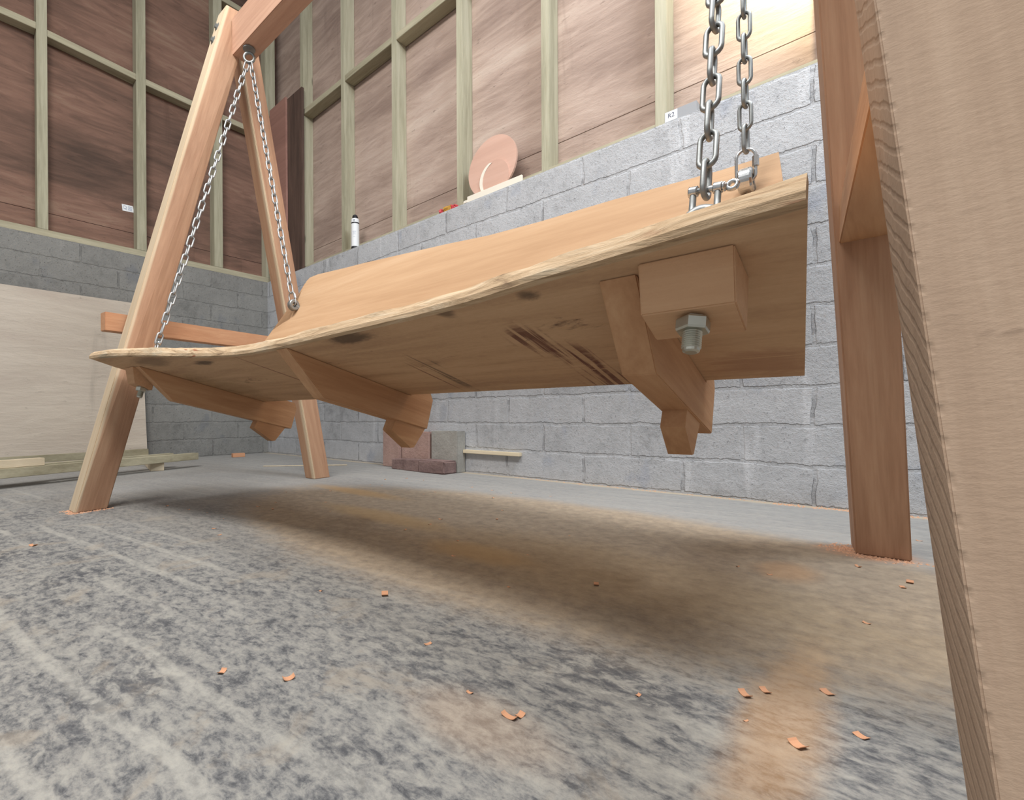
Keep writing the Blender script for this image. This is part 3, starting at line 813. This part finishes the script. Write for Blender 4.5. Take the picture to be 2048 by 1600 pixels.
# (p0 near end, p1 far end; the piece lies to the wall side of the line)
batten('batten', 'long green-tinged batten at the back of the floor pile, against the plywood sheet', (-3.60, -0.9, 0.050), (-4.145, 1.13, 0.050), -0.05, 0.046, M['stud_y'], group=BG)
batten('batten', 'longest tan batten at the front of the pile, its end resting on a short offcut', (-2.62, -0.9, 0.050), (-3.435, 1.23, 0.050), -0.05, 0.044, M['stud_y'], group=BG)
batten('batten', 'short pale batten lying on top of the pile, square end beside the left front post', (-2.645, -0.9, 0.0945), (-3.145, 0.40, 0.0945), -0.045, 0.038, M['pale_y'], group=BG)
batten('batten', 'middle batten between the front and back ones, mostly hidden in the pile', (-2.72, -0.9, 0.050), (-3.50, 1.10, 0.050), -0.05, 0.046, M['stud_y'], group=BG)
batten('offcut', 'short square-ended pine offcut propping the right end of the batten pile', (-4.16, 1.16, 0.0), (-3.36, 1.00, 0.0), 0.072, 0.0495, M['pale_y'], 'offcut')
batten('offcut', 'second bearer offcut under the left end of the batten pile', (-3.75, -0.50, 0.0), (-2.70, -0.62, 0.0), 0.07, 0.0495, M['pale_y'], 'offcut')
batten('offcut', 'small pink wood offcut alone on the floor near the left wall', (-4.05, 1.705, 0.0), (-4.04, 1.80, 0.0), 0.045, 0.032, M['chip'], 'offcut')
batten('lath', 'thin pale strip of wood lying on the floor left of the far back post', (-3.11, 1.52, 0.0), (-2.74, 1.93, 0.0), 0.008, 0.007, M['pale_y'], 'stick')

# ------------------------------------------------------------------ things against the right wall
Y0 = YW
pl_ = build('plank', boxbm(-3.97, -3.72, Y0 + 0.022, Y0 + 0.046, HB, 3.15), M['dark_plank'], None, Matrix.Translation((-3.9, Y0, HB)), bevel=0.002)
tag(pl_, 'dark brown plank standing on the wall ledge behind the far back post', 'plank')
rbd = build('board', boxbm(-4.25, -3.955, Y0 + 0.002, Y0 + 0.020, HB, 3.16), M['red_board'], None, Matrix.Translation((-4.1, Y0, HB)), bevel=0.001)
tag(rbd, 'reddish plywood board standing in the corner left of the dark plank', 'board')

can = thing('foam_can', 'white can of expanding foam with black cap on the wall ledge', 'can', (-2.985, Y0 + 0.033, HB))
cf = Matrix.Translation((-2.985, Y0 + 0.033, HB))
build('body', lathe([(0.026, 0.0), (0.0295, 0.004), (0.0295, 0.218), (0.027, 0.228), (0.018, 0.236)], 28), M['black'], can, cf, local=True, smooth=False)
lab = build('label', lathe([(0.0300, 0.02), (0.0300, 0.19)], 28, False), M['white'], can, cf, local=True)
build('label_band', lathe([(0.0301, 0.200), (0.0301, 0.217), (0.0275, 0.2285)], 28, False), M['white'], can, cf, local=True)
build('cap', lathe([(0.0185, 0.236), (0.0185, 0.243), (0.022, 0.244), (0.016, 0.258), (0.007, 0.263)], 24), M['black'], can, cf, local=True)
for z, w in ((0.213, 0.5), (0.206, 0.38), (0.128, 0.9), (0.118, 0.7), (0.108, 0.8), (0.09, 0.5)):
    bm = bmesh.new(); hh = 0.0022 if z < 0.2 else 0.004
    cols = [[bm.verts.new((0.0304 * math.cos(a), 0.0304 * math.sin(a), z + dz)) for dz in (0, hh)] for a in [-0.9 - w / 2 + w * i / 6 for i in range(7)]]
    for p, q_ in zip(cols, cols[1:]): bm.faces.new((p[0], q_[0], q_[1], p[1]))
    build('print_line', bm, M['ink'] if z > 0.2 else M['ink_soft'], lab, cf, local=True)

# cream moulding, discs, packet and box on the ledge
M['cream'] = flat('cream_paint', (0.78, 0.73, 0.63), 0.5)
st = thing('moulding', 'cream painted wood strip lying along the wall ledge below the round discs', 'wood strip', (-1.66, Y0 + 0.010, HB))
build('strip', boxbm(-1.85, -1.466, Y0 + 0.004, Y0 + 0.016, HB, HB + 0.036), M['cream'], st, bevel=0.001)
build('end_piece', boxbm(-1.882, -1.845, Y0 + 0.003, Y0 + 0.018, HB, HB + 0.020), M['cream'], st, bevel=0.004)


def disc(name, label, cx, z, r, y, tilt, mat, th):
    bm = lathe([(0.0001, 0.0), (r, 0.0), (r, th), (0.0001, th)], 48, False)
    f = Matrix.Translation((cx, y, z)) @ Matrix.Rotation(PI / 2 + tilt, 4, 'X')
    o = build(name, bm, mat, None, f, local=True, bevel=0.0008)
    tag(o, label, 'disc')
    return o, f


disc('plywood_disc', 'big pink plywood disc leaning on the upper wall above the cream strip', -1.69, HB + 0.171, 0.172, Y0 + 0.044, -0.06, M['disc'], 0.012)
d2, f2 = disc('plywood_disc', 'smaller disc with a pale crescent of bare edge, in front of the big pink disc', -1.665, HB + 0.090, 0.102, Y0 + 0.028, -0.02, M['disc'], 0.005)
pts_o = [(-0.1015 * math.cos(a) - 0.003, 0.1015 * math.sin(a)) for a in [(-0.5 + 1.75 * i / 20) for i in range(21)]]
pts_i = [(-0.104 * math.cos(a) + 0.020, 0.102 * math.sin(a) - 0.004) for a in [(-0.5 + 1.75 * i / 20) for i in range(21)]][::-1]
build('bare_edge', prism(pts_o + pts_i, 0.0052, 0.0075), M['cream'], d2, f2, local=True)['label'] = 'cream crescent'

pk = thing('wrapper', 'crumpled red and ochre wrapper on the ledge beside a stud', 'wrapper', (-2.02, Y0 + 0.025, HB))
random.seed(3)
for nm, x0, x1, mt in (('end_fold', -2.085, -2.05, 'redfoil'), ('pouch', -2.05, -1.985, 'gold'), ('end_fold', -1.985, -1.95, 'redfoil')):
    bm = boxbm(x0, x1, Y0 + 0.008, Y0 + 0.042, HB, HB + 0.030)
    bmesh.ops.subdivide_edges(bm, edges=bm.edges, cuts=2, use_grid_fill=True)
    for v in bm.verts:
        if v.co.z > HB + 0.001: v.co += V((random.uniform(-1, 1), random.uniform(-1, 1), random.uniform(-1.6, 1))) * 0.006
    build(nm, bm, M[mt], pk)

bx = thing('carton', 'small grey carton with a white printed end label on the ledge', 'box', (-0.68, Y0 + 0.026, HB))
build('box', boxbm(-0.728, -0.60, Y0 + 0.004, Y0 + 0.050, HB, HB + 0.046), M['grey_card'], bx, bevel=0.001)
build('label', boxbm(-0.726, -0.676, Y0 + 0.0028, Y0 + 0.0038, HB + 0.003, HB + 0.044), M['white'], bx)


def text(body, size, mat, parent, fr, name='lettering'):
    cu = bpy.data.curves.new(name, 'FONT'); cu.body = body; cu.size = size; cu.extrude = 0.0002
    cu.align_x = 'CENTER'; cu.align_y = 'CENTER'
    t = bpy.data.objects.new(name, cu)
    dg = bpy.context.evaluated_depsgraph_get()
    COL.objects.link(t)
    dg.update()
    me = bpy.data.meshes.new_from_object(t.evaluated_get(dg))
    bpy.data.objects.remove(t); bpy.data.curves.remove(cu)
    me.materials.clear(); me.materials.append(mat)
    o = bpy.data.objects.new(name, me); link(o, parent); o.matrix_basis = worldM(parent).inverted() @ fr
    return o


text('R2', 0.026, M['ink'], bx, frame((-0.701, Y0 + 0.0025, HB + 0.025), (0, -1, 0), (1, 0, 0)))

# sticker on the left plywood
stx = SXL - 0.0945
stk = thing('sticker', 'small white printed sticker on the brown plywood of the left wall', 'sticker', (stx, 1.066, 1.965))
build('paper', hexa([(stx, 1.032, 1.937), (stx + 0.0006, 1.032, 1.937), (stx + 0.0006, 1.108, 1.942), (stx, 1.108, 1.942)],
                    [(stx, 1.027, 1.987), (stx + 0.0006, 1.027, 1.987), (stx + 0.0006, 1.101, 1.991), (stx, 1.101, 1.991)]), M['white'], stk)
bm = tube([(stx + 0.001, 1.047 + 0.011 * math.cos(a), 1.966 + 0.012 * math.sin(a)) for a in [2 * PI * i / 24 for i in range(24)]], 0.0016, 6, True)
tube([(stx + 0.001, 1.047, 1.957), (stx + 0.001, 1.062, 1.948)], 0.0016, 6, False, bm)
build('printed_mark', bm, M['ink_soft'], stk)
bm = bmesh.new()
for z in (1.977, 1.970, 1.963, 1.956, 1.950):
    addhexa(bm, [(stx + 0.0006, 1.068, z), (stx + 0.001, 1.068, z), (stx + 0.001, 1.096, z), (stx + 0.0006, 1.096, z)],
            [(stx + 0.0006, 1.068, z + 0.003), (stx + 0.001, 1.068, z + 0.003), (stx + 0.001, 1.096, z + 0.003), (stx + 0.0006, 1.096, z + 0.003)])
build('printed_lines', bm, M['ink_soft'], stk)


# bricks and paver at the foot of the right wall
def rough_box(name, label, cat, x0, x1, y0, y1, z0, z1, mat, jit=0.004, bevel=0.005, seed=1):
    random.seed(seed)
    bm = boxbm(x0, x1, y0, y1, z0, z1)
    bmesh.ops.bevel(bm, geom=list(bm.edges), offset=bevel, segments=2, affect='EDGES')
    for v in bm.verts:
        if v.co.z > z0 + 0.003: v.co += V((random.uniform(-1, 1), random.uniform(-1, 1), random.uniform(-1, 1))) * jit
    o = build(name, bm, mat, None, Matrix.Translation(((x0 + x1) / 2, (y0 + y1) / 2, z0)))
    return tag(o, label, cat)


rough_box('brick', 'broken brown brick on the floor, left piece of the low front row by the wall', 'brick', -2.345, -2.225, 1.985, 2.07, 0, 0.064, M['brick_dark'], 0.003, 0.004, 1)
rough_box('brick', 'dark brown brick on the floor in the middle of the low front row', 'brick', -2.22, -2.085, 1.975, 2.065, 0, 0.068, M['brick_dark'], 0.003, 0.004, 2)
rough_box('brick', 'darkest broken brick at the right of the low front row, under the paver', 'brick', -2.08, -1.87, 1.965, 2.075, 0, 0.072, M['brick_dark'], 0.004, 0.006, 3)
rough_box('brick', 'tall pinkish brick standing at the left of the stack by the wall', 'brick', -2.52, -2.36, 2.06, 2.145, 0, 0.24, M['brick_pink'], 0.002, 0.004, 4)
rough_box('brick', 'large pink brick block behind the low row, left of the grey paver', 'brick', -2.355, -2.10, 2.078, 2.148, 0, 0.235, M['brick_pink'], 0.002, 0.004, 5)
pv = rough_box('paver', 'square grey paver standing on edge against the right wall', 'paver', -2.082, -1.868, 2.078, 2.148, 0, 0.242, M['paver'], 0.001, 0.003, 6)
lath2 = build('lath', boxbm(-1.866, -1.470, Y0 - 0.028, Y0 - 0.0005, 0.114, 0.134), M['pale_x'], None, Matrix.Translation((-1.7, Y0, 0.11)), bevel=0.002)
tag(lath2, 'pale wood lath tucked along the right wall beside the grey paver', 'stick')

# ------------------------------------------------------------------ shavings and sawdust
random.seed(11)
spots = [(-0.312, 0.430, 0.020), (-0.305, 0.44, 0.012), (-0.564, 0.307, 0.016), (-0.642, 0.257, 0.013), (-0.131, 0.650, 0.017), (-0.115, 0.675, 0.014), (-0.696, 0.572, 0.022), (-1.642, 0.184, 0.018), (-0.06, 0.72, 0.015), (0.02, 1.30, 0.02), (-0.06, 1.36, 0.016)]
while len(spots) < 62:
    x = random.uniform(-2.0, 0.05); y = random.uniform(0.3, 1.75)
    if y < 0.3 + 0.1 * abs(x): continue
    if abs(x + 2.15) < 0.15 or (abs(x + 0.02) < 0.12 and abs(y - 1.53) < 0.12): continue
    spots.append((x, y, random.uniform(0.006, 0.016)))
chip0 = None
for i, (x, y, sz) in enumerate(spots):
    if chip0 is None:
        bm = bmesh.new(); ring = []
        for k in range(7):
            a = -1.1 + 2.2 * k / 6
            ring.append((0.5 * math.sin(a), 0.5 * (1 - math.cos(a)) * 0.9))
        rows = []
        for yy in (-0.22, 0.0, 0.24):
            rows.append([bm.verts.new((px, yy + 0.05 * px, pz + 0.02)) for px, pz in ring])
        rows2 = [[bm.verts.new(v.co + V((0, 0, 0.05))) for v in r] for r in rows]
        for a, b in zip(rows, rows[1:]):
            for k in range(6): bm.faces.new((a[k], b[k], b[k + 1], a[k + 1]))
        for a, b in zip(rows2, rows2[1:]):
            for k in range(6): bm.faces.new((a[k], a[k + 1], b[k + 1], b[k]))
        for k in range(6):
            bm.faces.new((rows[0][k], rows[0][k + 1], rows2[0][k + 1], rows2[0][k])); bm.faces.new((rows[2][k], rows2[2][k], rows2[2][k + 1], rows[2][k + 1]))
        for j in range(2):
            bm.faces.new((rows[j][0], rows2[j][0], rows2[j + 1][0], rows[j + 1][0])); bm.faces.new((rows[j][6], rows[j + 1][6], rows2[j + 1][6], rows2[j][6]))
        o = chip0 = build('wood_shaving', bm, M['chip'], None)
    else:
        o = chip0.copy(); COL.objects.link(o)
    o.matrix_basis = Matrix.Translation((x, y, -0.012 * sz)) @ Matrix.Rotation(random.uniform(0, 6.28), 4, 'Z') @ Matrix.Diagonal((sz, sz * random.uniform(0.7, 1.5), sz * random.uniform(0.3, 0.9), 1))
    tag(o, 'small curled orange wood shaving lying loose on the concrete floor', 'wood shaving', 'wood shavings scattered on the floor')


def dust(label, pts, n, seed):
    random.seed(seed); bm = bmesh.new()
    for _ in range(n):
        (x0, y0), (x1, y1), sp_ = random.choice(pts); t = random.random()
        x = x0 + (x1 - x0) * t + random.gauss(0, sp_); y = y0 + (y1 - y0) * t + random.gauss(0, sp_)
        r = random.uniform(0.0010, 0.0042); a = random.uniform(0, 6.28)
        vs = [bm.verts.new((x + r * math.cos(a + k * 2.094) * random.uniform(0.5, 1.6), y + r * math.sin(a + k * 2.094), 0.0)) for k in range(3)]
        tp = bm.verts.new((x, y, r * random.uniform(0.5, 1.1)))
        for k in range(3): bm.faces.new((vs[k], vs[(k + 1) % 3], tp))
        bm.faces.new(vs[::-1])
    o = build('sawdust', bm, M['dust'], None)
    tag(o, label, 'sawdust', None, 'stuff')


dust('pink sawdust crumbs round the foot of the left front post', [((-2.085, 0.335), (-2.105, 0.45), 0.007), ((-2.17, 0.335), (-2.085, 0.335), 0.006)], 260, 5)
dust('pink sawdust crumbs round the foot of the right back post', [((-0.075, 1.475), (0.035, 1.472), 0.014), ((-0.10, 1.50), (-0.09, 1.56), 0.018)], 320, 6)
dust('line of sawdust swept along the base of the right block wall', [((-1.5, 2.135), (0.05, 2.135), 0.008), ((-0.35, 2.12), (0.1, 2.13), 0.012)], 500, 8)
